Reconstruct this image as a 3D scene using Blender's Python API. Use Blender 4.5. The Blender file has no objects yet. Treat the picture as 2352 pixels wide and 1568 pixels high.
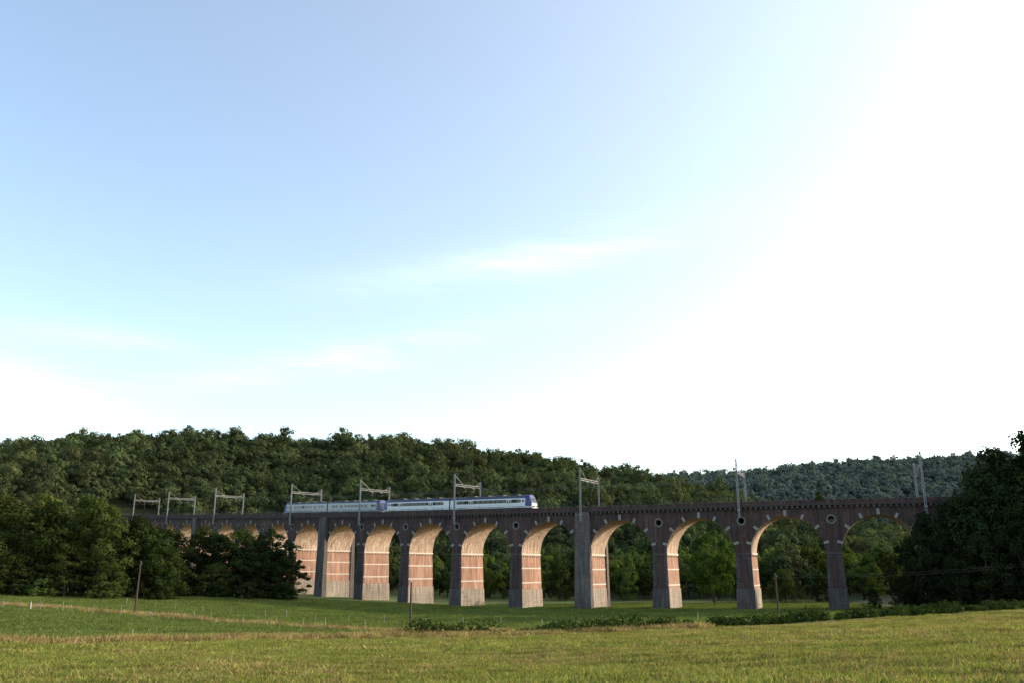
import bpy, math, random
import numpy as np
from mathutils import Vector, Matrix, Euler
from mathutils.geometry import tessellate_polygon
random.seed(7); R=np.random.RandomState(11)
scene=bpy.context.scene
scene.view_settings.view_transform='Standard'; scene.view_settings.look='None'; scene.view_settings.exposure=0
E=10.0   # eye height above z=0

# ------------------------------------------------------------------ helpers
def link(o,parent=None):
    scene.collection.objects.link(o)
    if parent: o.parent=parent
    return o
def empty(name,loc=(0,0,0)):
    o=bpy.data.objects.new(name,None); o.location=loc; o.empty_display_size=1; return link(o)
def mesh_np(name,V,F,mats,mi=None,tint=None):
    me=bpy.data.meshes.new(name)
    V=np.asarray(V,dtype=np.float32); F=np.asarray(F,dtype=np.int32)
    k=F.shape[1]; m=len(F)
    me.vertices.add(len(V)); me.vertices.foreach_set('co',V.ravel())
    me.loops.add(m*k); me.loops.foreach_set('vertex_index',F.ravel())
    me.polygons.add(m); me.polygons.foreach_set('loop_start',np.arange(0,m*k,k,dtype=np.int32))
    if mi is not None: me.polygons.foreach_set('material_index',np.asarray(mi,dtype=np.int32))
    for x in mats: me.materials.append(x)
    me.update(calc_edges=True)
    if tint is not None:
        a=me.attributes.new('tint','FLOAT','POINT'); a.data.foreach_set('value',np.asarray(tint,dtype=np.float32))
    return me
class MB:
    def __init__(s): s.v=[];s.f=[];s.m=[];s.mats=[]
    def mat(s,m):
        if m not in s.mats: s.mats.append(m)
        return s.mats.index(m)
    def face(s,pts,m):
        i=len(s.v); s.v+= [tuple(p) for p in pts]; s.f.append(list(range(i,i+len(pts)))); s.m.append(s.mat(m))
    def hexa(s,P,m,mfront=None,mtop=None):
        i=len(s.v); s.v+=[tuple(p) for p in P]
        fs=[(3,2,1,0),(4,5,6,7),(0,1,5,4),(1,2,6,5),(2,3,7,6),(3,0,4,7)]
        ms=[m,mtop or m,mfront or m,m,mfront or m,m]
        for f,mm in zip(fs,ms): s.f.append([i+a for a in f]); s.m.append(s.mat(mm))
    def box(s,c,d,m,rot=0):
        cx,cy,cz=c; dx,dy,dz=[a/2 for a in d]; co,si=math.cos(rot),math.sin(rot)
        P=[]
        for z in(-dz,dz):
            for x,y in((-dx,-dy),(dx,-dy),(dx,dy),(-dx,dy)):
                P.append((cx+x*co-y*si,cy+x*si+y*co,cz+z))
        s.hexa(P,m)
    def rod(s,a,b,r0,r1,m,n=6):
        a=Vector(a);b=Vector(b);d=(b-a).normalized(); u=d.orthogonal().normalized(); w=d.cross(u)
        i=len(s.v)
        for p,r in((a,r0),(b,r1)):
            for j in range(n):
                t=2*math.pi*j/n; s.v.append(tuple(p+u*math.cos(t)*r+w*math.sin(t)*r))
        mm=s.mat(m)
        for j in range(n):
            k=(j+1)%n; s.f.append([i+j,i+k,i+n+k,i+n+j]); s.m.append(mm)
        s.f.append([i+j for j in range(n)][::-1]); s.m.append(mm)
        s.f.append([i+n+j for j in range(n)]); s.m.append(mm)
    def build(s,name,parent=None,obj=True):
        me=bpy.data.meshes.new(name); me.from_pydata(s.v,[],s.f)
        for m in s.mats: me.materials.append(m)
        me.polygons.foreach_set('material_index',s.m); me.update()
        if not obj: return me
        return link(bpy.data.objects.new(name,me),parent)

def newmat(name):
    m=bpy.data.materials.new(name); m.use_nodes=True; nt=m.node_tree; nt.nodes.clear()
    out=nt.nodes.new('ShaderNodeOutputMaterial'); return m,nt,out
def pos(nt,sc=(1,1,1),obj=False):
    if obj: s=nt.nodes.new('ShaderNodeTexCoord').outputs['Object']
    else: s=nt.nodes.new('ShaderNodeNewGeometry').outputs['Position']
    mp=nt.nodes.new('ShaderNodeMapping'); mp.inputs['Scale'].default_value=sc; nt.links.new(s,mp.inputs['Vector']); return mp.outputs['Vector']
def noise(nt,vec,scale,detail=4,rough=.6):
    n=nt.nodes.new('ShaderNodeTexNoise'); n.inputs['Scale'].default_value=scale; n.inputs['Detail'].default_value=detail; n.inputs['Roughness'].default_value=rough
    nt.links.new(vec,n.inputs['Vector']); return n.outputs['Fac']
def ramp(nt,fac,stops):
    r=nt.nodes.new('ShaderNodeValToRGB'); nt.links.new(fac,r.inputs['Fac'])
    el=r.color_ramp.elements
    while len(el)<len(stops): el.new(.5)
    for e,(p,c) in zip(el,stops):
        e.position=p; e.color=(c[0],c[1],c[2],1) if not isinstance(c,(int,float)) else (c,c,c,1)
    return r.outputs['Color']
def mix(nt,fac,a,b,mode='MIX'):
    n=nt.nodes.new('ShaderNodeMix'); n.data_type='RGBA'; n.blend_type=mode
    for sock,val in((n.inputs[0],fac),(n.inputs[6],a),(n.inputs[7],b)):
        if isinstance(val,(int,float)): sock.default_value=val
        elif isinstance(val,tuple): sock.default_value=(val[0],val[1],val[2],1)
        else: nt.links.new(val,sock)
    return n.outputs[2]
def math_(nt,op,a,b=None,c=None,clamp=False):
    n=nt.nodes.new('ShaderNodeMath'); n.operation=op; n.use_clamp=clamp
    for i,v in enumerate((a,b,c)):
        if v is None: continue
        if isinstance(v,(int,float)): n.inputs[i].default_value=v
        else: nt.links.new(v,n.inputs[i])
    return n.outputs[0]
def bsdf(nt,out,col,rough=.85,metal=0,spec=.3,bump=None,bd=.05):
    b=nt.nodes.new('ShaderNodeBsdfPrincipled'); b.inputs['Roughness'].default_value=rough; b.inputs['Metallic'].default_value=metal
    b.inputs['Specular IOR Level'].default_value=spec
    if isinstance(col,tuple): b.inputs['Base Color'].default_value=(*col,1)
    else: nt.links.new(col,b.inputs['Base Color'])
    if bump is not None:
        bp=nt.nodes.new('ShaderNodeBump'); bp.inputs['Distance'].default_value=bd; nt.links.new(bump,bp.inputs['Height']); nt.links.new(bp.outputs[0],b.inputs['Normal'])
    nt.links.new(b.outputs[0],out.inputs['Surface']); return b
def simple(name,col,rough=.7,metal=0,var=.25,sc=3,spec=.3):
    m,nt,out=newmat(name); n=noise(nt,pos(nt,obj=True),sc)
    c=mix(nt,n,tuple(x*(1-var) for x in col),tuple(min(1,x*(1+var)) for x in col)); bsdf(nt,out,c,rough,metal,spec); return m

# ------------------------------------------------------------------ materials
def mason(name,cols,blockw,blockh,mortar,stain_col,stain_amt,bumpd=.04):
    m,nt,out=newmat(name)
    p=pos(nt)
    sx=nt.nodes.new('ShaderNodeSeparateXYZ'); nt.links.new(p,sx.inputs[0])
    al=math_(nt,'SUBTRACT',sx.outputs[0],math_(nt,'MULTIPLY',sx.outputs[1],.75))
    cb=nt.nodes.new('ShaderNodeCombineXYZ'); nt.links.new(al,cb.inputs[0]); nt.links.new(sx.outputs[2],cb.inputs[1])
    br=nt.nodes.new('ShaderNodeTexBrick'); nt.links.new(cb.outputs[0],br.inputs['Vector'])
    br.inputs['Scale'].default_value=1; br.inputs['Brick Width'].default_value=blockw; br.inputs['Row Height'].default_value=blockh
    br.inputs['Mortar Size'].default_value=.02; br.inputs['Color1'].default_value=(*cols[0],1); br.inputs['Color2'].default_value=(*cols[1],1); br.inputs['Mortar'].default_value=(*mortar,1)
    n1=noise(nt,pos(nt,(1,1,.35)),.55,6,.7)
    c=mix(nt,ramp(nt,n1,[(.35,0),(.65,1)]),br.outputs[0],cols[2])
    n2=noise(nt,pos(nt,(1.6,1.6,.10)),1.2,6,.7)
    c=mix(nt,math_(nt,'MULTIPLY',ramp(nt,n2,[(.46,0),(.66,1)]),stain_amt),c,stain_col)
    n3=noise(nt,pos(nt),4,5,.7)
    c=mix(nt,.55,c,ramp(nt,n3,[(.25,.55),(.75,1.3)]),'MULTIPLY')
    n4=noise(nt,pos(nt,(1,1,.6)),.16,4,.6)
    c=mix(nt,.6,c,ramp(nt,n4,[(.3,.6),(.7,1.25)]),'MULTIPLY')
    n5=noise(nt,pos(nt,(2.2,2.2,.16)),.9,5,.65)
    c=mix(nt,.75,c,ramp(nt,n5,[(.38,.62),(.6,1.1)]),'MULTIPLY')
    bsdf(nt,out,c,.9,0,.15,mix(nt,.5,br.outputs[1],n3),bumpd); return m
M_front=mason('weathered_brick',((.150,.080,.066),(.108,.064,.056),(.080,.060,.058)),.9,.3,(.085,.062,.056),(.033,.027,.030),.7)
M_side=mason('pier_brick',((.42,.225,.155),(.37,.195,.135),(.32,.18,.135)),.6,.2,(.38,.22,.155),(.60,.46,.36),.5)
M_vault=mason('vault_brick',((.41,.25,.18),(.36,.225,.165),(.43,.32,.245)),.6,.2,(.37,.25,.185),(.66,.56,.46),.95)
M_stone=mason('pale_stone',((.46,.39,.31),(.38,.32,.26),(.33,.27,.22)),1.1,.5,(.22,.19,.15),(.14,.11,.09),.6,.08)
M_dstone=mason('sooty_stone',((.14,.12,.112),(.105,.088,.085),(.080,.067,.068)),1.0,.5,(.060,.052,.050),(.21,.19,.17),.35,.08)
M_pil=mason('pilaster_stone',((.22,.185,.165),(.16,.138,.128),(.115,.10,.095)),1.1,.5,(.08,.066,.06),(.055,.05,.046),.6,.08)
M_white=simple('white_limestone',(.50,.45,.40),.9,0,.3,1.5)
M_vous=simple('weathered_limestone',(.26,.235,.22),.9,0,.4,1.5)
M_ring=simple('oculus_stone',(.15,.135,.125),.9,0,.45,1.5)
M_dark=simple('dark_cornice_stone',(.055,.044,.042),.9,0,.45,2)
M_gravel=simple('ballast_gravel',(.2,.17,.15),.95,0,.4,12)
M_rail=simple('rail_steel',(.08,.075,.07),.6,.3,.3,2)
M_steel=simple('galvanised_mast_steel',(.24,.24,.25),.6,.1,.3,2)
M_galv=simple('insulator_glaze',(.25,.26,.28),.5,.3,.2,2)
M_wire=simple('copper_wire',(.07,.065,.06),.6,.2,.2,2)
M_wood=simple('pole_wood',(.065,.045,.035),.9,0,.4,5)
M_post=simple('fence_post_wood',(.27,.24,.20),.9,0,.3,6)
M_tw=simple('train_white_paint',(.64,.65,.66),.35,.0,.05,1,.5)
M_tg=simple('train_silver_paint',(.31,.32,.34),.4,.1,.1,1,.5)
M_tb=simple('train_blue_paint',(.02,.03,.15),.35,0,.1,1,.5)
M_troof=simple('train_roof_paint',(.06,.062,.075),.6,0,.2,1)
M_glass=simple('train_window_glass',(.018,.022,.028),.12,0,.1,1,.4)
M_under=simple('train_underframe',(.03,.03,.032),.8,0,.2,2)
M_lamp=simple('headlamp_glass',(.7,.7,.68),.2,0,.02,2,.6)
M_asph=simple('lane_asphalt',(.10,.10,.11),.9,0,.25,3)
M_bark=simple('tree_bark',(.07,.055,.04),.95,0,.4,4)

def leafmat(name,dark,light,trans=.35,haze=None,huevar=.045):
    m,nt,out=newmat(name)
    at=nt.nodes.new('ShaderNodeAttribute'); at.attribute_name='tint'
    oi=nt.nodes.new('ShaderNodeObjectInfo')
    f=math_(nt,'ADD',math_(nt,'MULTIPLY',at.outputs['Fac'],.65),math_(nt,'MULTIPLY',oi.outputs['Random'],.35))
    c=ramp(nt,f,[(.1,dark),(.9,light)])
    hs=nt.nodes.new('ShaderNodeHueSaturation'); nt.links.new(c,hs.inputs['Color'])
    r2=math_(nt,'FRACT',math_(nt,'MULTIPLY',oi.outputs['Random'],17.3))
    nt.links.new(math_(nt,'ADD',.498-huevar/2,math_(nt,'MULTIPLY',r2,huevar)),hs.inputs['Hue'])
    nt.links.new(math_(nt,'ADD',.60,math_(nt,'MULTIPLY',math_(nt,'FRACT',math_(nt,'MULTIPLY',oi.outputs['Random'],41.7)),.85)),hs.inputs['Value'])
    col=hs.outputs[0]
    if haze: col=mix(nt,haze[1],col,haze[0])  # aerial haze blended straight into the leaf colour, no volume
    d=nt.nodes.new('ShaderNodeBsdfDiffuse'); t=nt.nodes.new('ShaderNodeBsdfTranslucent'); nt.links.new(col,d.inputs[0])
    nt.links.new(mix(nt,1.0,col,(1.15,1.2,.6),'MULTIPLY'),t.inputs[0])
    ms=nt.nodes.new('ShaderNodeMixShader'); ms.inputs[0].default_value=trans
    nt.links.new(d.outputs[0],ms.inputs[1]); nt.links.new(t.outputs[0],ms.inputs[2]); nt.links.new(ms.outputs[0],out.inputs[0]); return m
L_near=leafmat('broadleaf_foliage',(.020,.033,.011),(.074,.098,.026))
L_dark=leafmat('shaded_foliage',(.012,.019,.009),(.032,.045,.015),.2)  # darker leaf copy, shade put into the colour; also serves the dark conifers
L_hill=leafmat('hillside_foliage_hazed',(.025,.038,.018),(.088,.108,.040),.28,((.13,.16,.15),.05),.045)  # slight haze veil painted into the leaf colour
L_far=leafmat('far_foliage_hazed',(.045,.065,.052),(.100,.125,.075),.25,((.15,.19,.20),.5))  # paler, bluer leaves: distance haze painted into the colour
L_light=leafmat('willow_foliage',(.045,.072,.016),(.12,.16,.036))
L_hedge=leafmat('hedge_foliage',(.012,.020,.007),(.040,.054,.016))
L_grass=leafmat('field_grass',(.11,.135,.030),(.26,.255,.075),.35)
L_mead=leafmat('meadow_grass',(.065,.098,.026),(.165,.195,.060),.35)
L_dry=leafmat('dry_grass',(.20,.15,.065),(.36,.28,.13),.3)

# ------------------------------------------------------------------ terrain
def sst(a,b,x):
    t=np.clip((x-a)/(b-a),0,1); return t*t*(3-2*t)
def edge_y(x): return np.interp(x,[-80,-38,-15,20,68,140],[38,60,88,99,119,135])
def ground(x,y):
    x=np.asarray(x,float); y=np.asarray(y,float)
    g=np.interp(y,[-60,0,15,60,75,100,150,220,400],[-1.0,-1.7,-2.05,-4.75,-5.7,-6.9,-8.1,-8.6,-8.6])
    g=g+.035*np.clip(x,0,130)*(1-.75*sst(115,190,y))
    g=g+np.clip(.04*(-x-20),0,4)*sst(70,150,y)
    g=g+.22*np.clip(x-84,0,60)*sst(105,150,y)*(1-sst(215,260,y))
    Rz=np.interp(x,[-1200,-700,-450,-341,-248,-196,-138,-80,-36,21,65,108,175,240,330,500],[10,38,57,67,78,76,72,76,73,65,56,48,31,12,-8,-8])
    Yb=np.interp(x,[-260,-190,-120,-60,0],[285,325,390,360,345])
    s=(y-Yb)/(600-Yb); f=np.where(s<1,np.clip(s,0,1)**.92*(1-.0*s),1-.5*sst(1,2.2,s))
    h1=(Rz+8.6)*f*sst(0,.06,s)
    R2=np.interp(x,[-1500,0,150,215,280,385,490,570,800,1600],[60,80,98,104,106,117,124,127,133,100])
    s2=(y-760)/(1100-760); f2=np.where(s2<1,sst(0,1,s2)*.4+np.clip(s2,0,1)*.6,1-.6*sst(1,2.5,s2))
    h2=(R2+8.6)*f2
    g=g+np.maximum(h1,h2)
    g=g+.10*np.sin(x*.21+1.3)*np.sin(y*.17)+.05*np.sin(x*.7+y*.31)
    return g+E
def gz(x,y): return float(ground(x,y))
def axis(stops):
    out=[]
    for a,b,d in stops: out+=list(np.arange(a,b,d))
    return np.array(out+[stops[-1][1]],float)
xs=axis([(-6000,-1200,400),(-1200,-400,40),(-400,-130,9),(-130,130,1.0),(130,400,9),(400,1200,40),(1200,6000,400)])
ys=axis([(-60,0,6),(0,130,.6),(130,230,1.5),(230,420,5),(420,1200,14),(1200,2000,50),(2000,8000,500)])
X,Y=np.meshgrid(xs,ys); Z=ground(X,Y)
V=np.stack([X.ravel(),Y.ravel(),Z.ravel()],1); nx=len(xs); ny=len(ys)
ii=np.arange((ny-1)*nx).reshape(ny-1,nx)[:,:-1].ravel()
F=np.stack([ii,ii+1,ii+nx+1,ii+nx],1)
mg,nt,out=newmat('meadow_ground')
at=nt.nodes.new('ShaderNodeAttribute'); at.attribute_name='zone'
sp=nt.nodes.new('ShaderNodeSeparateColor'); nt.links.new(at.outputs['Color'],sp.inputs[0])
P0=pos(nt)
fine=noise(nt,P0,3.5,6,.75); med=noise(nt,P0,.35,5,.6); big=noise(nt,P0,.05,4,.6)
rows=noise(nt,pos(nt,(.09,1.1,1)),.9,4,.6)
green=ramp(nt,math_(nt,'ADD',math_(nt,'MULTIPLY',fine,.5),math_(nt,'MULTIPLY',med,.5)),[(.3,(.060,.092,.023)),(.7,(.130,.158,.046))])
green=mix(nt,ramp(nt,big,[(.42,0),(.62,.6)]),green,(.19,.175,.065))
near=ramp(nt,math_(nt,'ADD',math_(nt,'MULTIPLY',fine,.4),math_(nt,'MULTIPLY',rows,.6)),[(.3,(.14,.165,.038)),(.55,(.22,.215,.062)),(.75,(.31,.245,.105))])
near=mix(nt,ramp(nt,big,[(.42,0),(.65,.55)]),near,(.27,.205,.09))
c=mix(nt,sp.outputs[0],green,near)
dry=ramp(nt,fine,[(.3,(.20,.14,.07)),(.7,(.34,.255,.13))])
c=mix(nt,math_(nt,'MULTIPLY',sp.outputs[1],ramp(nt,med,[(.3,.4),(.6,1)])),c,dry)
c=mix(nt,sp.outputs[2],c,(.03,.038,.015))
bsdf(nt,out,c,.95,0,.1,fine,.12)
me=mesh_np('ground',V,F,[mg])
zr=1-sst(-.6,.6,Y-edge_y(X)-.5*np.sin(X*.9)-.3*np.sin(X*2.3))
dd=Y-edge_y(X)
zg=np.exp(-((dd-2.0)/2.4)**2)*(X<25)*.95
yl=np.interp(X,[-90,-58,-15,10],[150,138,109,104]); zg=np.maximum(zg,.5*np.exp(-((Y-yl)/2.4)**2)*(X<5))
zg=np.maximum(zg,.9*np.exp(-((Y-np.interp(X,[-130,-95,-55],[183,188,219]))/3.)**2)*(X<-50))
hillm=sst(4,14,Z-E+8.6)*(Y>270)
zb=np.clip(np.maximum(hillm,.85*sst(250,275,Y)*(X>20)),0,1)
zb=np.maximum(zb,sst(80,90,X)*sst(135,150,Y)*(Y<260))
col=np.stack([zr.ravel(),zg.ravel(),zb.ravel(),np.ones(zr.size)],1).astype(np.float32)
a=me.attributes.new('zone','FLOAT_COLOR','POINT'); a.data.foreach_set('color',col.ravel())
me.polygons.foreach_set('use_smooth',np.ones(len(me.polygons),dtype=bool))
link(bpy.data.objects.new('ground',me))

# ------------------------------------------------------------------ viaduct curve
SP=18.0
tk=[(-5,7),(-4,10),(-3,13),(-2,16),(-1,19),(0,22),(1,25),(2,28),(3,31),(4,34.5),(5,38),(6,41),(7,44),(8,46),(9,46.5),(10,47),(11,48),(12,49),(13,50),(19,51)]
ks=np.array([(k+.5)*SP for k,_ in tk]); th=np.array([t for _,t in tk])
ds=.5
def integ(sgn,n):
    p=np.array([65.3,181.5]); outp=[p.copy()]; s=0
    for i in range(n):
        t=math.radians(np.interp(s+sgn*ds/2,ks,th)); p=p+sgn*ds*np.array([-math.cos(t),math.sin(t)]); s+=sgn*ds; outp.append(p.copy())
    return np.array(outp)
nb=int(4.5*SP/ds); nf=int(19*SP/ds)
PL=np.vstack([integ(-1,nb)[::-1],integ(1,nf)[1:]]); SL=np.arange(-nb,nf+1)*ds
dk=lambda s: float(np.interp(s/SP,[-5,-2,0,3,5,7,10,17,19],[13.5,13.8,13.9,13.9,14.4,15.3,17.3,22.6,24.2]))+E
def FP(s,t,z):
    x=np.interp(s,SL,PL[:,0]); y=np.interp(s,SL,PL[:,1]); a=math.radians(np.interp(s,ks,th))
    return (x+t*math.sin(a),y+t*math.cos(a),z)
via=empty('railway_viaduct')
W=8.6; RAD=7.45; SPR=10.4
K0,K1=-4,18
wide={-2,3,8,13,18}
mb=MB()
def sbox(mb,s0,s1,t0,t1,z0,z1,m,mf=None,mt=None,g0=0,g1=0):
    P=[FP(s1+g0,t0-g0,z0),FP(s0-g0,t0-g0,z0),FP(s0-g0,t1+g0,z0),FP(s1+g0,t1+g0,z0),
       FP(s1+g1,t0-g1,z1),FP(s0-g1,t0-g1,z1),FP(s0-g1,t1+g1,z1),FP(s1+g1,t1+g1,z1)]
    mb.hexa(P,m,mf,mt)
det=MB()
for k in range(K0,K1+1):
    s=k*SP; D=dk(s); zs=D-SPR; x,y,_=FP(s,W/2,0)
    g=min(gz(x,y),gz(*FP(s,0,0)[:2])); hw=(SP-2*RAD)/2
    if g>zs-1: g=zs-1.5
    zb=g+4.3 if zs-g>7 else g+.4
    tp=lambda z: .35*(zs-z)/14.0
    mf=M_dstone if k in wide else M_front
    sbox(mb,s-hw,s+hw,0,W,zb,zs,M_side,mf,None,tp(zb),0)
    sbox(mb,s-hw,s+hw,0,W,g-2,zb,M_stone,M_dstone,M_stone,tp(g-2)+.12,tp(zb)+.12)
    sbox(det,s-hw-.14,s+hw+.14,-.14,W+.14,zs-.28,zs+.10,M_white,M_dstone)
    for j,zz in enumerate((zs-3.3,zs-6.6)):
        if zz>zb+.6: sbox(det,s-hw,s+hw,0.02,W-.02,zz-.14,zz+.14,M_white,M_front,None,tp(zz)+.03,tp(zz)+.03)
    for j in range(8):
        t=.7+j*(W-1.4)/7
        for sg in(-1,1):
            sbox(det,s+sg*(hw+.02)-.05,s+sg*(hw+.02)+.10,t-.16,t+.16,zs-.75,zs-.42,M_under)  # dark blocks stand in for the shade inside putlog holes
    z=zb+.3; q=0
    while z<zs-.8:
        wq=.75 if q%2 else .5
        for sg in(-1,1):
            a=s+sg*(hw+tp(z)); b=a-sg*wq
            sbox(det,min(a,b),max(a,b),-tp(z)-.03,.2,z,z+.5,M_dstone)
        z+=.62; q+=1
    if k in wide:
        for t0,t1 in((-.85,0.0),(W,W+.85)):
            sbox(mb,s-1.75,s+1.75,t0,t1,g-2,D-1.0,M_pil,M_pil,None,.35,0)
nA=26
ang=[math.pi*i/nA for i in range(nA+1)]
for k in range(K0,K1+1):
    s0=k*SP; D0=dk(s0)
    left=[(9-RAD*math.cos(a),-SPR+RAD*math.sin(a)) for a in ang if a<=math.pi/2+1e-6]
    pr=[(p[0],p[1]) for p in reversed(left)]
    pl=[(-p[0],p[1]) for p in left]
    out2=[(-9.,0.),(-6.,0.),(-3.,0.),(0.,0.),(3.,0.),(6.,0.),(9.,0.)]+pr+pl
    loops=[out2]; oc=None
    if k not in wide:
        oc=[(.62*math.cos(2*math.pi*i/20),-3.75+.62*math.sin(2*math.pi*i/20)) for i in range(20)]
        loops.append(oc[::-1])
    tri=tessellate_polygon([[Vector((a,b,0)) for a,b in l] for l in loops])
    flat=[p for l in loops for p in l]
    def wp(p,t): s=s0+p[0]; return FP(s,t,dk(s)-.6+p[1]+.6)
    for t in(0,W):
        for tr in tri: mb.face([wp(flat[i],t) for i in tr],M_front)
    if oc:
        for i in range(20):
            a,b=oc[i],oc[(i+1)%20]; mb.face([wp(a,0),wp(b,0),wp(b,W),wp(a,W)],M_dstone)
        for t,sg in((0,-1),(W,1)):
            for i in range(20):
                a0,a1=2*math.pi*i/20,2*math.pi*(i+1)/20
                r0,r1=.64,.98
                q=[(r*math.cos(a),-3.75+r*math.sin(a)) for r,a in((r0,a0),(r1,a0),(r1,a1),(r0,a1))]
                mm=M_ring
                bt=[wp(p,t) for p in q]; tp_=[wp(p,t+sg*.10) for p in q]
                det.face(tp_,mm); det.face([bt[1],bt[2],tp_[2],tp_[1]],mm); det.face([bt[0],bt[3],tp_[3],tp_[0]],mm)
    if k<K1:
        c=s0+9
        prof=[(c-RAD*math.cos(a),-SPR+RAD*math.sin(a)) for a in ang]
        for i in range(nA):
            a,b=prof[i],prof[i+1]
            tsub=[0,W/3,2*W/3,W]
            for j in range(3):
                mb.face([FP(a[0],tsub[j],dk(a[0])+a[1]),FP(b[0],tsub[j],dk(b[0])+b[1]),FP(b[0],tsub[j+1],dk(b[0])+b[1]),FP(a[0],tsub[j+1],dk(a[0])+a[1])],M_vault)
        def ringseg(a0,a1,r0,r1,pr_,m):
            for t,sg in((0,-1),(W,1)):
                q=[(c-r*math.cos(a),-SPR+r*math.sin(a)) for r,a in((r0,a0),(r1,a0),(r1,a1),(r0,a1))]
                bt=[FP(p[0],t,dk(p[0])+p[1]) for p in q]; tpp=[FP(p[0],t+sg*pr_,dk(p[0])+p[1]) for p in q]
                det.face(tpp,m)
                for i in range(4):
                    j=(i+1)%4; det.face([bt[i],bt[j],tpp[j],tpp[i]],m)
        for i in range(nA):
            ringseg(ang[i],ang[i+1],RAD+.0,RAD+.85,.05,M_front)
            ringseg(ang[i],ang[i+1],RAD+.85,RAD+1.0,.12,M_dark)
        for d in(-75,-50,-25,0,25,50,75):
            a=math.radians(90+d); hwid=.032 if d else .036
            ringseg(a-hwid,a+hwid,RAD-.02,RAD+(1.02 if d else 1.2),.15,M_vous)
mb.build('piers_and_arches',via)
s=K0*SP
SA,SB=-4.4*SP,18.9*SP
s=SA
while s<SB-.01:
    e=min(s+3,SB)
    def strip(t0,t1,z0,z1,m):
        P=[FP(e,t0,dk(e)+z0),FP(s,t0,dk(s)+z0),FP(s,t1,dk(s)+z0),FP(e,t1,dk(e)+z0),FP(e,t0,dk(e)+z1),FP(s,t0,dk(s)+z1),FP(s,t1,dk(s)+z1),FP(e,t1,dk(e)+z1)]
        det.hexa(P,m)
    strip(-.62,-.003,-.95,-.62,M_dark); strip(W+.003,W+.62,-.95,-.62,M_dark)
    strip(-.40,-.05,-.617,0.12,M_front); strip(W+.05,W+.40,-.617,.12,M_front)
    strip(-.48,.01,.123,.24,M_pil); strip(W-.01,W+.48,.123,.24,M_pil)
    strip(-.047,W+.047,-.55,-.35,M_gravel)
    for t in(1.88,3.32,5.28,6.72): strip(t-.035,t+.035,-.345,-.18,M_rail)
    s=e
s=SA+.3
while s<SB-.5:
    for ta,tb in((-.52,-.003),(W+.003,W+.52)):
        sbox(det,s,s+.42,ta,tb,dk(s)-1.45,dk(s)-.955,M_dstone)
    s+=1.05
det.build('stone_trim',via)
rl=MB(); s=SA
while s<SB-3:
    for t in(-.22,W+.22):
        z=dk(s)+.24; rl.rod(FP(s,t,z),FP(s,t,z+.9),.04,.04,M_rail,4)
        for h in(.45,.88): rl.rod(FP(s,t,z+h),FP(s+3,t,dk(s+3)+.24+h),.022,.022,M_rail,4)
    s+=3
rl.build('parapet_railing',via)

# ------------------------------------------------------------------ catenary gantries
gant=[-3,-1,1,3,5,7,9,12,14.6,17]
for i,k in enumerate(gant):
    s=k*SP+.2; D=dk(s); o=empty('catenary_gantry'); b=MB()
    tn,tf=-.95,W+.95
    for t in(tn,tf):
        h=9.3 if t<0 else 8.1
        for a,c in((-.15,-.11),(.15,-.11),(-.15,.11),(.15,.11)):
            b.rod(FP(s+a,t+c,D-3.2),FP(s+a*.8,t+c*.8,D+h),.095,.08,M_steel,4)
        z=D-3.0; sg=1
        while z<D+h-.5:
            b.rod(FP(s-.13*sg,t,z),FP(s+.13*sg,t,z+.5),.03,.03,M_steel,3); z+=.5; sg=-sg
        b.box(FP(s,t,D-1.6),(.6,.6,.3),M_steel,-math.radians(np.interp(s,ks,th)))
        b.box(FP(s,t*.96+.2,D-2.9),(.5,.5,.2),M_steel,-math.radians(np.interp(s,ks,th)))
    for dz in(6.4,6.85): b.rod(FP(s,tn,D+dz),FP(s,tf,D+dz),.075,.075,M_steel,4)
    n=14
    for j in range(n):
        t0=tn+(tf-tn)*j/n; t1=tn+(tf-tn)*(j+1)/n
        b.rod(FP(s,t0,D+(6.4 if j%2 else 6.85)),FP(s,t1,D+(6.85 if j%2 else 6.4)),.03,.03,M_steel,3)
    b.rod(FP(s,tn,D+9.1),FP(s,tn+3.4,D+6.85),.055,.055,M_steel,4)
    b.rod(FP(s,tf,D+7.9),FP(s,tf-1.8,D+6.85),.05,.05,M_steel,4)
    for t in(2.6,6.0):
        b.rod(FP(s,t+.9,D+6.4),FP(s,t+.9,D+5.0),.045,.045,M_steel,4)
        b.rod(FP(s,t+.9,D+5.2),FP(s,t-.1,D+5.1),.03,.03,M_steel,4)
        b.rod(FP(s,t+.9,D+6.0),FP(s,t,D+6.3),.05,.05,M_galv,6)
    b.build('steel_frame',o)
wi=MB()
pts=[-4.4]+gant+[18.9]
for a,c in zip(pts[:-1],pts[1:]):
    s0,s1=a*SP+.2,c*SP+.2; n=10
    for t in(2.6,6.0):
        for j in range(n):
            u0,u1=j/n,(j+1)/n; p=s0+(s1-s0)*u0; q=s0+(s1-s0)*u1
            sag=lambda u:6.3-1.0*4*u*(1-u)
            lin=lambda u,t:(FP(s0,t,0)[0]*(1-u)+FP(s1,t,0)[0]*u,FP(s0,t,0)[1]*(1-u)+FP(s1,t,0)[1]*u)
            A=(*lin(u0,t),dk(p)+sag(u0)); B=(*lin(u1,t),dk(q)+sag(u1)); wi.rod(A,B,.025,.025,M_wire,3)
            A2=(*lin(u0,t),dk(p)+5.1); B2=(*lin(u1,t),dk(q)+5.1); wi.rod(A2,B2,.02,.02,M_wire,3)
            wi.rod(A,A2,.008,.008,M_wire,3)
wi.build('overhead_wires')

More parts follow.
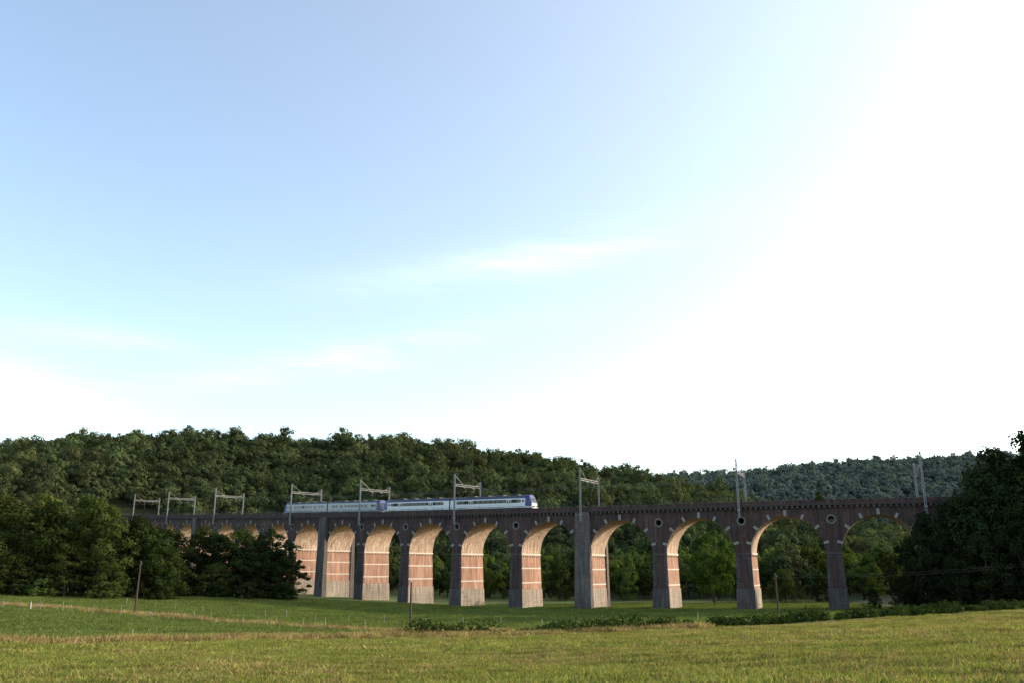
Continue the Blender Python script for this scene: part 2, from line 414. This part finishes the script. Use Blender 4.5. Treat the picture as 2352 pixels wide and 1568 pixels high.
# ------------------------------------------------------------------ train
train=empty('passenger_train')
def car(s_right,L,silver,cab_right=False,cab_left=False,panto=False,name='car'):
    b=MB(); A=Vector(FP(s_right+L,2.6,dk(s_right+L)-.18)); B=Vector(FP(s_right,2.6,dk(s_right)-.18))
    Mw=M_tg if silver else M_tw
    prof=[(1.36,.75),(1.41,1.1),(1.42,1.75),(1.42,2.80),(1.41,3.0),(1.38,3.24),(1.14,3.60),(.6,3.80),(0,3.86)]
    prof=prof+[(-y,z) for y,z in prof[-2::-1]]
    def ring(x,end):
        r=[]
        for y,z in prof:
            xx=x; yy=y
            if end:
                yy=y*.84; sl=max(0,(z-1.75))*.42
                xx=x-end*sl
                if z<1.1: xx-=end*.15
            r.append((xx,yy,z))
        return r
    rings=[]
    rings.append(ring(.12,-1) if cab_left else ring(.12,0))
    rings+= [ring(1.9,0),ring(L/2,0),ring(L-1.9,0)]
    rings.append(ring(L-.12,1) if cab_right else ring(L-.12,0))
    for ri in range(4):
        cabz=(ri==0 and cab_left) or (ri==3 and cab_right)
        for i in range(len(prof)-1):
            z=(prof[i][1]+prof[i+1][1])/2
            m=Mw
            if z>3.3: m=M_troof
            elif z>3.05: m=M_tb if not silver else M_tg
            if cabz and z>1.2: m=M_tb
            a,c=rings[ri],rings[ri+1]
            b.face([a[i],c[i],c[i+1],a[i+1]],m)
        b.face([rings[ri][0],rings[ri][-1],rings[ri+1][-1],rings[ri+1][0]],M_under)
    for r,cab in((rings[0],cab_left),(rings[-1],cab_right)):
        if not cab: b.face(r,M_under)
        else:
            lo=[r[0],r[1],r[2],r[-3],r[-2],r[-1]]; b.face(lo,Mw)
            b.face(r[2:15],M_tb)
            def fx(z): return (L-.12-(z-1.75)*.42 if r is rings[-1] else .12+(z-1.75)*.42)
            sg=1 if r is rings[-1] else -1
            for y0,y1 in((-1.02,-.05),(.05,1.02)):
                b.face([(fx(2.2)+sg*.02,y0,2.2),(fx(2.2)+sg*.02,y1,2.2),(fx(3.1)+sg*.02,y1,3.1),(fx(3.1)+sg*.02,y0,3.1)],M_glass)
            for y in(-.8,.8): b.box((L-.12 if sg>0 else .12,y,1.45),(.12,.35,.22),M_lamp)
            b.box((L-.0 if sg>0 else 0,0,.62),(.5,2.2,.5),Mw)
            for y in(-.85,.85): b.rod(((L-.1) if sg>0 else .1,y,.98),((L+.45) if sg>0 else -.45,y,.98),.13,.2,M_under,8)
    for sd in(-1,1):
        y=sd*1.425
        x0=2.6 if cab_left else 1.6; x1=L-(2.8 if cab_right else 1.6)
        doors=[L*.27,L*.73]
        if not silver:
            b.box(((x0+x1)/2,y,2.35),(x1-x0-1.5,.02,.80),M_under)
        x=x0+.5
        while x+1.35<x1:
            if all(abs(x+.65-d)>1.5 for d in doors):
                b.box((x+.65,y+sd*.006,2.34),(1.25,.03,.68 if not silver else .6),M_glass)
            x+=1.55
        for d in doors:
            b.box((d,y+sd*.008,1.85),(1.5,.035,2.05),Mw)
            for o in(-.37,.37): b.box((d+o,y+sd*.02,2.25),(.48,.03,.8),M_glass)
            b.box((d,y+sd*.02,1.85),(.03,.03,2.0),M_under)
        b.box((L/2,y*.999,1.0),(L-4.5,.02,.10),M_tb if not silver else M_troof)
        b.box((L/2,sd*1.2,.62),(L-8,.12,.4),M_under)
        if cab_right: b.box((L-2.5,y+sd*.006,2.35),(.6,.03,.6),M_glass)
        if cab_left: b.box((2.5,y+sd*.006,2.35),(.6,.03,.6),M_glass)
    for bx in(4,L-4):
        b.box((bx,0,.55),(3.1,2.2,.35),M_under)
        for wx in(-1.2,1.2):
            for wy in(-.78,.78): b.rod((bx+wx,wy-.06,.46),(bx+wx,wy+.06,.46),.45,.45,M_under,14)
    b.box((L/2,0,.6),(6,2.0,.5),M_under)
    for fx_ in(.25,.42,.6,.78): b.box((L*fx_,0,3.93),(2.4,1.5,.2),M_troof)
    if panto:
        px=L*.12+1
        b.box((px,0,4.05),(2.0,1.2,.1),M_under)
        for y_ in(-.45,.45):
            b.rod((px-.8,y_,4.1),(px+.7,y_*.7,4.6),.04,.03,M_under,4); b.rod((px+.7,y_*.7,4.6),(px-.3,y_,5.15),.03,.03,M_under,4)
        b.rod((px-.3,-.85,5.17),(px-.3,.85,5.17),.04,.04,M_under,4)
    o=b.build(name,train); d=(B-A)
    yaw=math.atan2(d.y,d.x); pitch=-math.atan2(d.z,math.hypot(d.x,d.y))
    o.rotation_euler=Euler((0,pitch,yaw),'XYZ'); o.location=A
s=68.5
for i,(L,si,cr,cl,pa,nm) in enumerate([(25.1,False,True,False,False,'leading_car'),(25.1,False,False,True,True,'second_car'),(25.1,True,True,False,False,'third_car'),(25.1,True,False,True,True,'trailing_car')]):
    car(s,L,si,cr,cl,pa,nm); s+=L+(.25 if i!=1 else .9)

# ------------------------------------------------------------------ trees
def rand_dirs(n,rs):
    v=rs.normal(size=(n,3)); return v/np.linalg.norm(v,axis=1)[:,None]
def leafquads(P,Nn,size,rs):
    n=len(P); r=rand_dirs(n,rs); u=np.cross(Nn,r); u/=np.linalg.norm(u,axis=1)[:,None]+1e-9; w=np.cross(Nn,u)
    sz=(size*(.6+.8*rs.rand(n)))[:,None]
    V=np.stack([P-u*sz*.5,P+w*sz*.38,P+u*sz*.5,P-w*sz*.38],1).reshape(-1,3)
    F=np.arange(4*n).reshape(n,4); return V,F
def tree_mesh(name,h,cr,low,ncl,nl,leaf,seed,lm,shape='oval',limbs=8,clr=.26,form=.5,jit=.45):
    rs=np.random.RandomState(seed); zc0=h*low; ch=h-zc0
    C=[];r_=[]
    while len(C)<ncl:
        d=rand_dirs(1,rs)[0]; q=rs.rand()**.45
        u=(d[2]*q+1)/2
        if shape=='oval': prof=math.sin(math.pi*(.12+.80*u))**.6
        elif shape=='full': u=rs.rand()**.9; prof=min(1,(1.04-u)*1.7)**.6
        elif shape=='cone': prof=(1-u)**.7*1.1+.12
        elif shape=='tall': prof=math.sin(math.pi*(.1+.85*u))**.5
        lump=1+.22*math.sin(3*math.atan2(d[1],d[0])+seed)+.12*math.sin(5*math.atan2(d[1],d[0])+2*seed+4*u)
        hor=math.hypot(d[0],d[1])+1e-6
        rr=cr*prof*(q if shape!='cone' else (.5+.5*q))*lump
        hh=min(1,hor*1.25) if shape!='full' else 1.0
        c=np.array([d[0]/hor*rr*hh,d[1]/hor*rr*hh,zc0+ch*(.05+.88*u)])
        C.append(c); r_.append(cr*clr*(.6+.8*rs.rand()))
    C=np.array(C); r_=np.array(r_)
    k=np.repeat(np.arange(ncl),nl); d=rand_dirs(len(k),rs)
    P=C[k]+d*(r_[k]*(.55+.5*rs.rand(len(k))))[:,None]*np.array([1,1,.78])
    ctr=np.array([0,0,zc0+ch*.45]); outw=P-ctr; outw/=np.linalg.norm(outw,axis=1)[:,None]+1e-6
    Nn=d*.9+outw*form+rs.normal(size=d.shape)*jit; Nn/=np.linalg.norm(Nn,axis=1)[:,None]
    V,F=leafquads(P,Nn,leaf,rs)
    tint=np.repeat(np.clip(.5*rs.rand(ncl)[k]+.5*rs.rand(len(k)),0,1),4)
    mi=np.zeros(len(F),int)
    tv=[];tf=[]
    def tube(a,b,r0,r1,n=6):
        a=Vector(a);b=Vector(b);dd=(b-a).normalized();uu=dd.orthogonal().normalized();ww=dd.cross(uu);i0=len(tv)
        for p,r in((a,r0),(b,r1)):
            for j in range(n):
                t=2*math.pi*j/n; tv.append(p+uu*math.cos(t)*r+ww*math.sin(t)*r)
        for j in range(n):
            kk=(j+1)%n; tf.append([i0+j,i0+kk,i0+n+kk,i0+n+j])
    tr=h*.018+.04; top=(rs.normal()*.3,rs.normal()*.3,h*.72)
    mid=(rs.normal()*.2,rs.normal()*.2,h*.35)
    tube((0,0,-.6),mid,tr*1.25,tr*.85); tube(mid,top,tr*.85,tr*.25)
    for c in C[:limbs]:
        z=min(max(h*.12,c[2]*.6),h*.6); tube((mid[0]*.8,mid[1]*.8,z),tuple(c),tr*.4,tr*.1,5)
    n0=len(V); V=np.vstack([V,np.array([tuple(p) for p in tv])]); F=np.vstack([F,np.array(tf)+n0]); mi=np.concatenate([mi,np.ones(len(tf),int)]); tint=np.concatenate([tint,np.zeros(len(tv))])
    return mesh_np(name,V,F,[lm,M_bark],mi,tint)
def coll(name,meshes):
    c=bpy.data.collections.new(name)
    for i,m in enumerate(meshes):
        c.objects.link(bpy.data.objects.new(f'{name}_{chr(97+i)}',m))
    return c
def scatter(name,P,rotz,scl,idx,c):
    me=bpy.data.meshes.new(name); P=np.asarray(P,np.float32); n=len(P)
    me.vertices.add(n); me.vertices.foreach_set('co',P.ravel())
    rv=np.zeros((n,3),np.float32); rv[:,2]=rotz
    a=me.attributes.new('rot','FLOAT_VECTOR','POINT'); a.data.foreach_set('vector',rv.ravel())
    a=me.attributes.new('scl','FLOAT_VECTOR','POINT'); a.data.foreach_set('vector',np.asarray(scl,np.float32).ravel())
    a=me.attributes.new('idx','INT','POINT'); a.data.foreach_set('value',np.asarray(idx,np.int32))
    o=link(bpy.data.objects.new(name,me))
    ng=bpy.data.node_groups.new(name+'_nodes','GeometryNodeTree')
    ng.interface.new_socket('Geometry',in_out='INPUT',socket_type='NodeSocketGeometry'); ng.interface.new_socket('Geometry',in_out='OUTPUT',socket_type='NodeSocketGeometry')
    gi=ng.nodes.new('NodeGroupInput'); go=ng.nodes.new('NodeGroupOutput'); ip=ng.nodes.new('GeometryNodeInstanceOnPoints')
    ci=ng.nodes.new('GeometryNodeCollectionInfo'); ci.inputs['Collection'].default_value=c; ci.inputs['Separate Children'].default_value=True; ci.inputs['Reset Children'].default_value=True
    def na(nm,ty):
        x=ng.nodes.new('GeometryNodeInputNamedAttribute'); x.data_type=ty; x.inputs['Name'].default_value=nm; return x.outputs['Attribute']
    ng.links.new(gi.outputs[0],ip.inputs['Points']); ng.links.new(ci.outputs[0],ip.inputs['Instance']); ip.inputs['Pick Instance'].default_value=True
    ng.links.new(na('idx','INT'),ip.inputs['Instance Index']); ng.links.new(na('rot','FLOAT_VECTOR'),ip.inputs['Rotation']); ng.links.new(na('scl','FLOAT_VECTOR'),ip.inputs['Scale'])
    ng.links.new(ip.outputs[0],go.inputs[0]); md=o.modifiers.new('scatter','NODES'); md.node_group=ng; return o

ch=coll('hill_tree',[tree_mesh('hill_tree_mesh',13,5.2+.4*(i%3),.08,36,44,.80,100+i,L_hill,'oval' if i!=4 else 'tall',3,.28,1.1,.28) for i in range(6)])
def jitter(x0,x1,y0,y1,d):
    gx,gy=np.meshgrid(np.arange(x0,x1,d),np.arange(y0,y1,d)); gx=gx.ravel()+R.uniform(-.5,.5,gx.size)*d; gy=gy.ravel()+R.uniform(-.5,.5,gy.size)*d; return gx,gy
gx,gy=jitter(-520,360,285,665,7.6)
gg=ground(gx,gy)-E
keep=(gg>-4.0)
dmin=np.array([np.min((PL[::6,0]-a)**2+(PL[::6,1]+4-b)**2) for a,b in zip(gx,gy)])
keep&=(dmin>15**2)&(np.abs(gx)<gy*.75)
gx,gy,gg=gx[keep],gy[keep],gg[keep]; n=len(gx)
sc=(.66+.85*R.rand(n)*R.rand(n)+.15*R.rand(n)); S=np.stack([sc*R.uniform(.85,1.15,n),sc*R.uniform(.85,1.15,n),sc*R.uniform(.85,1.2,n)],1)
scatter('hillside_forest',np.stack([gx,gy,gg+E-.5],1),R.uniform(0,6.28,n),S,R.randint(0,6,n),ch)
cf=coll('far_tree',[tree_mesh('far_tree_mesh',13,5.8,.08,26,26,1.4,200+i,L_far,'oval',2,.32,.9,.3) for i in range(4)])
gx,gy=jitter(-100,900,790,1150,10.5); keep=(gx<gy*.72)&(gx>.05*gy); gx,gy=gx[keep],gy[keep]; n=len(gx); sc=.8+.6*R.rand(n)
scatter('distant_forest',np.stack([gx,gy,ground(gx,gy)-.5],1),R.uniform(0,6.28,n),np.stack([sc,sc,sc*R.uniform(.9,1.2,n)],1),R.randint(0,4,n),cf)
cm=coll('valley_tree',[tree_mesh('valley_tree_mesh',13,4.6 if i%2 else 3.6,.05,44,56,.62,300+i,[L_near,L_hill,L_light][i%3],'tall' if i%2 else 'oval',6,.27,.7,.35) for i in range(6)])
gx,gy=jitter(-70,520,232,780,8.5)
dmin=np.array([np.min((PL[::6,0]-a)**2+(PL[::6,1]+4-b)**2) for a,b in zip(gx,gy)])
gg=ground(gx,gy)-E
keep=(dmin>np.where(gx<0,26,46)**2)&(gy>np.interp(gx,[-60,0,60,100,160],[310,270,250,240,240]))&(gg<-3.9)&(gx<gy*.72)&((gy<430)|(R.rand(len(gx))<.55))
keep&= np.array([b>np.interp(a,PL[::-1,0],PL[::-1,1]) for a,b in zip(gx,gy)])
gx,gy,gg=gx[keep],gy[keep],gg[keep]; n=len(gx); sc=.6+.6*R.rand(n)
scatter('valley_woodland',np.stack([gx,gy,gg+E-.3],1),R.uniform(0,6.28,n),np.stack([sc,sc,sc*R.uniform(.9,1.3,n)],1),R.randint(0,6,n),cm)

big=[tree_mesh('broadleaf_tree_mesh',20,6.8+.5*i,.0,120,84,.48,400+i,L_near,'full',10,.20,.6,.4) for i in range(3)]
drk=[tree_mesh('dark_tree_mesh',20,6.2+.5*i,.0,120,84,.48,500+i,L_dark,'full',10,.20) for i in range(3)]
con=[tree_mesh('conifer_mesh',20,4.8,.0,100,70,.5,550,L_dark,'cone',8,.2)]
wil=[tree_mesh('willow_mesh',20,7.2,.02,110,100,.46,600,L_light,'oval',10,.19,.7,.35)]
bush=[tree_mesh('bush_mesh',20,11,.0,90,70,.95,650+i,L_near if i else L_dark,'full',4,.2) for i in range(2)]
def plant(name,mesh,x,y,h,w=1.0):
    o=link(bpy.data.objects.new(name,mesh)); k=h/20.; o.scale=(k*w,k*w,k); o.location=(x,y,gz(x,y)-.3); o.rotation_euler=(0,0,random.uniform(0,6.28)); return o
for x,y,h,w in[(-124,204,23,1),(-115,198,22.5,1.05),(-107,203,23.5,1.05),(-101,194,21,1.05),(-96,202,23,1),(-90,196,21,1.05),(-86,203,19,1.05),(-81.5,199,16.5,1.2),(-131,196,22,1.1),(-111,190,13,1.3),(-94,190,12,1.4),(-77.5,201,12,1.3),(-119,188,12,1.4),(-86,191,9.5,1.5),(-103,187,9,1.5)]:
    plant('broadleaf_tree',random.choice(big),x,y,h,w)
for x,y,h,w in[(-96,238,18,1.1),(-89,232,17,1.3),(-82,236,18.5,1.2),(-76,230,16.5,1.3),(-71,234,18.5,1.15),(-66,229,15,1.3),(-84,226,10,1.5),(-74,225,9,1.6),(-59,228,12,1.2),(-102,240,18,1.1),(-92,226,9.5,1.5)]:
    plant('oak_tree',random.choice(drk+[big[0],big[1]]),x,y,h,w)
for x,y,h in[(-62,231,19),(-57,229,16),(-67,237,17.5)]: plant('conifer_tree',con[0],x,y,h,1.35)
for i,(x,y,h) in enumerate([(-80,221,4),(-72,221,3.6),(-65,223,4.5),(-56,224,4),(-88,222,4),(-96,185,4),(-106,183,4),(-84,187,4),(-116,183,4.5),(-76,196,3.6)]):
    plant('bush',bush[i%2],x,y,h,1.5)
for x,y,h,w in[(101,166,31,1),(94,168,28.5,1.0),(96,160,24,1.1),(88.5,166,25,.9),(84,168,21.5,.9),(78.5,168,18.5,.9),(75,170,14,.9),(90,158,17,1.1),(84,159,13,1.2),(75,166,10,1),(71.5,166,6.5,1.1),(105,156,26,1.1),(99,152,15,1.3),(110,165,30,1.1),(79,160,9,1.3),(92,150,8,1.5),(68.5,172,4.5,1.2)]:
    plant('shaded_tree',random.choice(drk),x,y,h,w)
for x,y,h,w in[(112,190,20,1.0),(122,193,22,1.1),(132,192,24,1.1),(104,192,14,1)]:
    plant('bank_tree',random.choice(drk),x,y,h,w)
plant('willow_tree',wil[0],53,238,20.5,.95)
for x,y,h,w in[(22,255,13,.8),(6,262,12,.8),(14,268,15,.7),(70,232,9,1.2),(82,236,11,1.1),(92,230,9,1.1),(98,236,12,1),(33,258,14,.7),(-8,272,11,.8)]:
    plant('riverside_tree',random.choice(wil+big),x,y,h,w)
o=link(bpy.data.objects.new('deck_shrub',bush[1])); o.scale=(.075,.075,.11); o.location=(*FP(2,-.25,0)[:2],dk(2)-.2)

rs=np.random.RandomState(5); P=[];Nn=[];ti=[]
def hedge_line(pts,h,w,dens,gap=.0):
    for (x0,y0),(x1,y1) in zip(pts[:-1],pts[1:]):
        L=math.hypot(x1-x0,y1-y0); n=int(L*1.3)
        for j in range(n):
            u=(j+rs.rand())/n
            if rs.rand()<gap: continue
            cx=x0+(x1-x0)*u+rs.normal()*w*.35; cy=y0+(y1-y0)*u+rs.normal()*w*.35; r=h*.55*(.55+.8*rs.rand()); z=gz(cx,cy)
            d=rand_dirs(dens,rs); p=np.array([cx,cy,z+r*.55])+d*r*np.array([1.25,1.25,.85])*(.6+.45*rs.rand(dens))[:,None]
            P.append(p); q=d+rs.normal(size=d.shape)*.5; Nn.append(q/np.linalg.norm(q,axis=1)[:,None]); t0=rs.rand(); ti.append(.5*t0+.5*rs.rand(dens))
def el(x,o): return (x,float(edge_y(x))+o)
hedge_line([el(-11,4.5),el(-2,3.5)],2.1,1.6,230)
hedge_line([el(1,3.5),el(12,3),el(19,2.6)],1.9,1.5,220,.05)
hedge_line([el(22,2.8),el(34,3),el(48,3),el(60,3)],1.7,1.6,200,.03)
hedge_line([el(60,3),el(75,5),el(95,8)],1.4,1.6,170,.08)
P=np.vstack(P);Nn=np.vstack(Nn);ti=np.concatenate(ti)
V,F=leafquads(P,Nn,.24,rs); link(bpy.data.objects.new('hedge',mesh_np('hedge',V,F,[L_hedge],None,np.repeat(ti,4))))

b=MB(); pts=[(-30,101),(-18,105.5),(0,108),(25,112),(60,128),(90,138)]
fx=[p[0] for p in pts]; fy=[p[1] for p in pts]; xs2=np.arange(-30,90,2.)
for a in xs2:
    q=[]
    for x_,o in((a,-1.5),(a+2,-1.5),(a+2,1.5),(a,1.5)):
        y_=np.interp(x_,fx,fy)+o; q.append((x_,y_,gz(x_,y_)+.06))
    b.face(q,M_asph)
b.build('country_lane')

def tuft(name,nb,h,spread,m,seed,bw=.012):
    rs=np.random.RandomState(seed); V=[];F=[];T=[]
    for i in range(nb):
        x,y=rs.normal(size=2)*spread; a=rs.uniform(0,6.28); ln=h*(.5+.8*rs.rand()); lx,ly=rs.normal(size=2)*.35*ln
        c,s_=math.cos(a)*bw,math.sin(a)*bw; k=len(V)
        V+=[(x-c,y-s_,-.02),(x+c,y+s_,-.02),(x+lx*.5+c*.7,y+ly*.5+s_*.7,ln*.6),(x+lx,y+ly,ln)]; F.append([k,k+1,k+2,k+3]); T+=[rs.rand()]*4
    return mesh_np(name,V,F,[m],None,T)
cg=coll('grass_tuft',[tuft('grass_tuft_mesh',42,.10,.16,L_grass if i%3 else L_dry,700+i) for i in range(6)])
def scat_grass(n,y0,y1,name,cc,sc0,zone=None,xr=.62):
    yy=y0+(y1-y0)*R.rand(n)**.8; xx=(R.rand(n)*2-1)*xr*yy*1.08
    if zone is not None:
        k=zone(xx,yy); xx,yy=xx[k],yy[k]
    n=len(xx); rowf=.75+.45*np.sin(yy*2.1+xx*.12+.5*np.sin(xx*.3)); s_=sc0*(.6+.7*R.rand(n))*np.clip(rowf,.45,1.3)
    pn=np.sin(xx*.35+1)*np.sin(yy*.22+xx*.1); idx=np.where(R.rand(n)<.22+.2*pn+.12*np.clip(xx/20,-1,1),3*R.randint(0,2,n),np.array([1,2,4,5])[R.randint(0,4,n)])
    scatter(name,np.stack([xx,yy,ground(xx,yy)],1),R.uniform(0,6.28,n),np.stack([s_*1.2,s_*1.2,s_],1),idx,cc)
scat_grass(30000,11,45,'field_grass',cg,1.0)
scat_grass(28000,40,118,'field_grass_beyond',cg,1.7,lambda x,y:y<edge_y(x))
cmg=coll('meadow_tuft',[tuft('meadow_tuft_mesh',46,.26,.55,L_mead,760+i,.03) for i in range(4)])
n=52000; yy=62+(235-62)*R.rand(n); xx=(R.rand(n)*2-1)*.66*yy
k=(yy>edge_y(xx)+5)&~((xx>82)&(yy>140))&(np.abs(yy-np.interp(xx,fx,fy))>2.2); xx,yy=xx[k],yy[k]; n=len(xx); s_=.5+.7*R.rand(n)
scatter('meadow_grass',np.stack([xx,yy,ground(xx,yy)],1),R.uniform(0,6.28,n),np.stack([s_*1.4,s_*1.4,s_],1),R.randint(0,4,n),cmg)
cd=coll('dry_tuft',[tuft('dry_tuft_mesh',40,.42,.3,L_dry,800+i,.02) for i in range(3)])
xx=R.uniform(-60,22,3800); yy=edge_y(xx)+1.8+R.normal(size=3800)*1.4; m2=R.rand(3800)<.6+.4*np.sin(xx*.8); xx,yy=xx[m2],yy[m2]
x3=R.uniform(-85,2,700); y3=np.interp(x3,[-90,-58,-15,10],[150,138,109,104])+R.normal(size=700)*1.5; xx=np.r_[xx,x3]; yy=np.r_[yy,y3]; n=len(xx)
s_=.6+1.0*R.rand(n); scatter('dry_verge_grass',np.stack([xx,yy,ground(xx,yy)],1),R.uniform(0,6.28,n),np.stack([s_,s_,s_],1),R.randint(0,3,n),cd)

def pole(x,y,h,lean=0,r=.16,arm=True):
    o=empty('utility_pole',(x,y,gz(x,y))); b=MB(); b.rod((0,0,-.5),(lean,0,h),r,r*.65,M_wood,10)
    b.rod((lean*.97-.02,0,h-.1),(lean*.97,0,h+.12),.05,.03,M_galv,6)
    if arm:
        for dz,sg in((.3,1),(.6,-1)):
            b.rod((lean,0,h-dz),(lean+.22*sg,-.05,h-dz),.015,.015,M_steel,5); b.rod((lean+.22*sg,-.05,h-dz),(lean+.22*sg,-.05,h-dz+.14),.035,.025,M_galv,6)
    b.build('pole_shaft',o); return Vector((x+lean,y,gz(x,y)+h-.2))
pole(-58,140,7.8,.15); pole(-12.7,114,5.8,0)
p1=pole(39.5,135,5.9,-.1); p2=pole(87,146,6.6,-.25)
b=MB()
for dz in(0,.35):
    prev=None
    for j in range(13):
        u=j/12; p=p1.lerp(p2,u)+Vector((0,0,-1.0*4*u*(1-u)*.6+dz-.2))
        if prev: b.rod(prev,p,.012,.012,M_wire,3)
        prev=p
b.build('overhead_cable')
def fence(pts,step,h,rr=.05):
    o=empty('wire_fence'); b=MB(); prev=None
    for (x0,y0),(x1,y1) in zip(pts[:-1],pts[1:]):
        L=math.hypot(x1-x0,y1-y0); n=int(L/step)
        for j in range(n):
            u=(j+random.uniform(-.3,.3))/n; x=x0+(x1-x0)*u+random.uniform(-.4,.4); y=y0+(y1-y0)*u; hh=h*random.uniform(.75,1.15); z=gz(x,y)
            b.rod((x,y,z-.3),(x+random.uniform(-.08,.08),y,z+hh),rr,rr*.85,M_post,6)
            if prev:
                for k in(.45,.85): b.rod((prev[0],prev[1],prev[2]+k*h),(x,y,z+k*h),.006,.006,M_wire,3)
            prev=(x,y,z)
    b.build('posts_and_wire',o)
fence([(-78,139),(-45,128),(-14,107)],5.0,1.3)
fence([(-70,165),(-30,140),(4,122),(30,122)],6.0,1.2,.045)
fence([(-45,62),(-20,84)],9,1.0)
b=MB(); x,y=-72.5,137; b.rod((x,y,gz(x,y)-.2),(x,y,gz(x,y)+1.2),.09,.08,simple('white_post_paint',(.5,.48,.43),.8),8); b.build('white_marker_post')

# ------------------------------------------------------------------ light and sky
SE=16.0; AL=8.0
el_=math.radians(SE); az=math.radians(AL)
sd=Vector((math.cos(az)*math.cos(el_),math.sin(az)*math.cos(el_),math.sin(el_)))
sun=bpy.data.lights.new('sun','SUN'); sun.energy=5.0; sun.angle=math.radians(.5); sun.color=(1,.86,.66)
so=link(bpy.data.objects.new('sun',sun)); so.rotation_euler=sd.to_track_quat('Z','Y').to_euler(); so.location=(100,0,100)
w=bpy.data.worlds.new('World'); scene.world=w; w.use_nodes=True; nt=w.node_tree; nt.nodes.clear()
sky=nt.nodes.new('ShaderNodeTexSky'); sky.sky_type='NISHITA'; sky.sun_disc=False; sky.sun_elevation=el_; sky.sun_rotation=math.pi/2-az
sky.air_density=1.0; sky.dust_density=1.6; sky.ozone_density=1.7; sky.altitude=200
tc=nt.nodes.new('ShaderNodeTexCoord'); sx=nt.nodes.new('ShaderNodeSeparateXYZ'); nt.links.new(tc.outputs['Generated'],sx.inputs[0])
azn=math_(nt,'ARCTAN2',sx.outputs[0],sx.outputs[1]); eln=math_(nt,'ARCSINE',sx.outputs[2])
# bright hazy summer sky: gain on the sky radiance plus aerosol haze, thicker toward the sun and the horizon
dp=nt.nodes.new('ShaderNodeVectorMath'); dp.operation='DOT_PRODUCT'; nt.links.new(tc.outputs['Generated'],dp.inputs[0]); dp.inputs[1].default_value=sd
hz=math_(nt,'MULTIPLY',math_(nt,'EXPONENT',math_(nt,'MULTIPLY',dp.outputs['Value'],1.9)),.12)
hz2=math_(nt,'MULTIPLY',math_(nt,'EXPONENT',math_(nt,'MULTIPLY',math_(nt,'ABSOLUTE',eln),-5.)),.17)
mp=nt.nodes.new('ShaderNodeMapping'); mp.inputs['Scale'].default_value=(2.2,2.2,16); mp.inputs['Rotation'].default_value=(0,.12,0); nt.links.new(tc.outputs['Generated'],mp.inputs[0])
cn=noise(nt,mp.outputs[0],2.2,8,.62)
def streak(a0,e0,slope,la,le):
    da=math_(nt,'SUBTRACT',azn,a0); de=math_(nt,'SUBTRACT',math_(nt,'SUBTRACT',eln,e0),math_(nt,'MULTIPLY',da,slope))
    q=math_(nt,'ADD',math_(nt,'POWER',math_(nt,'ABSOLUTE',math_(nt,'DIVIDE',da,la)),2.),math_(nt,'POWER',math_(nt,'ABSOLUTE',math_(nt,'DIVIDE',de,le)),2.))
    return math_(nt,'EXPONENT',math_(nt,'MULTIPLY',q,-1.))
st=math_(nt,'ADD',streak(.02,.350,.16,.20,.022),math_(nt,'MULTIPLY',streak(-.19,.235,.20,.16,.018),1.3))
st=math_(nt,'ADD',st,math_(nt,'MULTIPLY',streak(-.52,.155,-.35,.16,.05),1.0)); st=math_(nt,'ADD',st,math_(nt,'MULTIPLY',streak(-.44,.235,-.05,.08,.012),.8))
cl=math_(nt,'MULTIPLY',st,ramp(nt,cn,[(.30,0),(.60,1)]),None,True)
cl=math_(nt,'MULTIPLY',cl,.26)
ht=math_(nt,'ADD',math_(nt,'ADD',hz,hz2),cl)
hc=nt.nodes.new('ShaderNodeVectorMath'); hc.operation='SCALE'; hc.inputs[0].default_value=(1.14/.15,1.0/.15,.84/.15); nt.links.new(ht,hc.inputs['Scale'])
gn=nt.nodes.new('ShaderNodeVectorMath'); gn.operation='MULTIPLY'; nt.links.new(sky.outputs[0],gn.inputs[0]); gn.inputs[1].default_value=(2.45,2.45,2.35)
ad=nt.nodes.new('ShaderNodeVectorMath'); ad.operation='ADD'; nt.links.new(gn.outputs[0],ad.inputs[0]); nt.links.new(hc.outputs[0],ad.inputs[1])
bg=nt.nodes.new('ShaderNodeBackground'); bg.inputs['Strength'].default_value=.15; nt.links.new(ad.outputs[0],bg.inputs[0])
wo=nt.nodes.new('ShaderNodeOutputWorld'); nt.links.new(bg.outputs[0],wo.inputs[0])

# ------------------------------------------------------------------ camera
cam=bpy.data.cameras.new('camera'); cam.sensor_width=36; cam.lens=36*2000/2352; cam.clip_end=20000; cam.clip_start=.1
co=link(bpy.data.objects.new('camera',cam)); co.location=(0,0,E); co.rotation_euler=(math.radians(90+14.7),0,0)
scene.camera=co
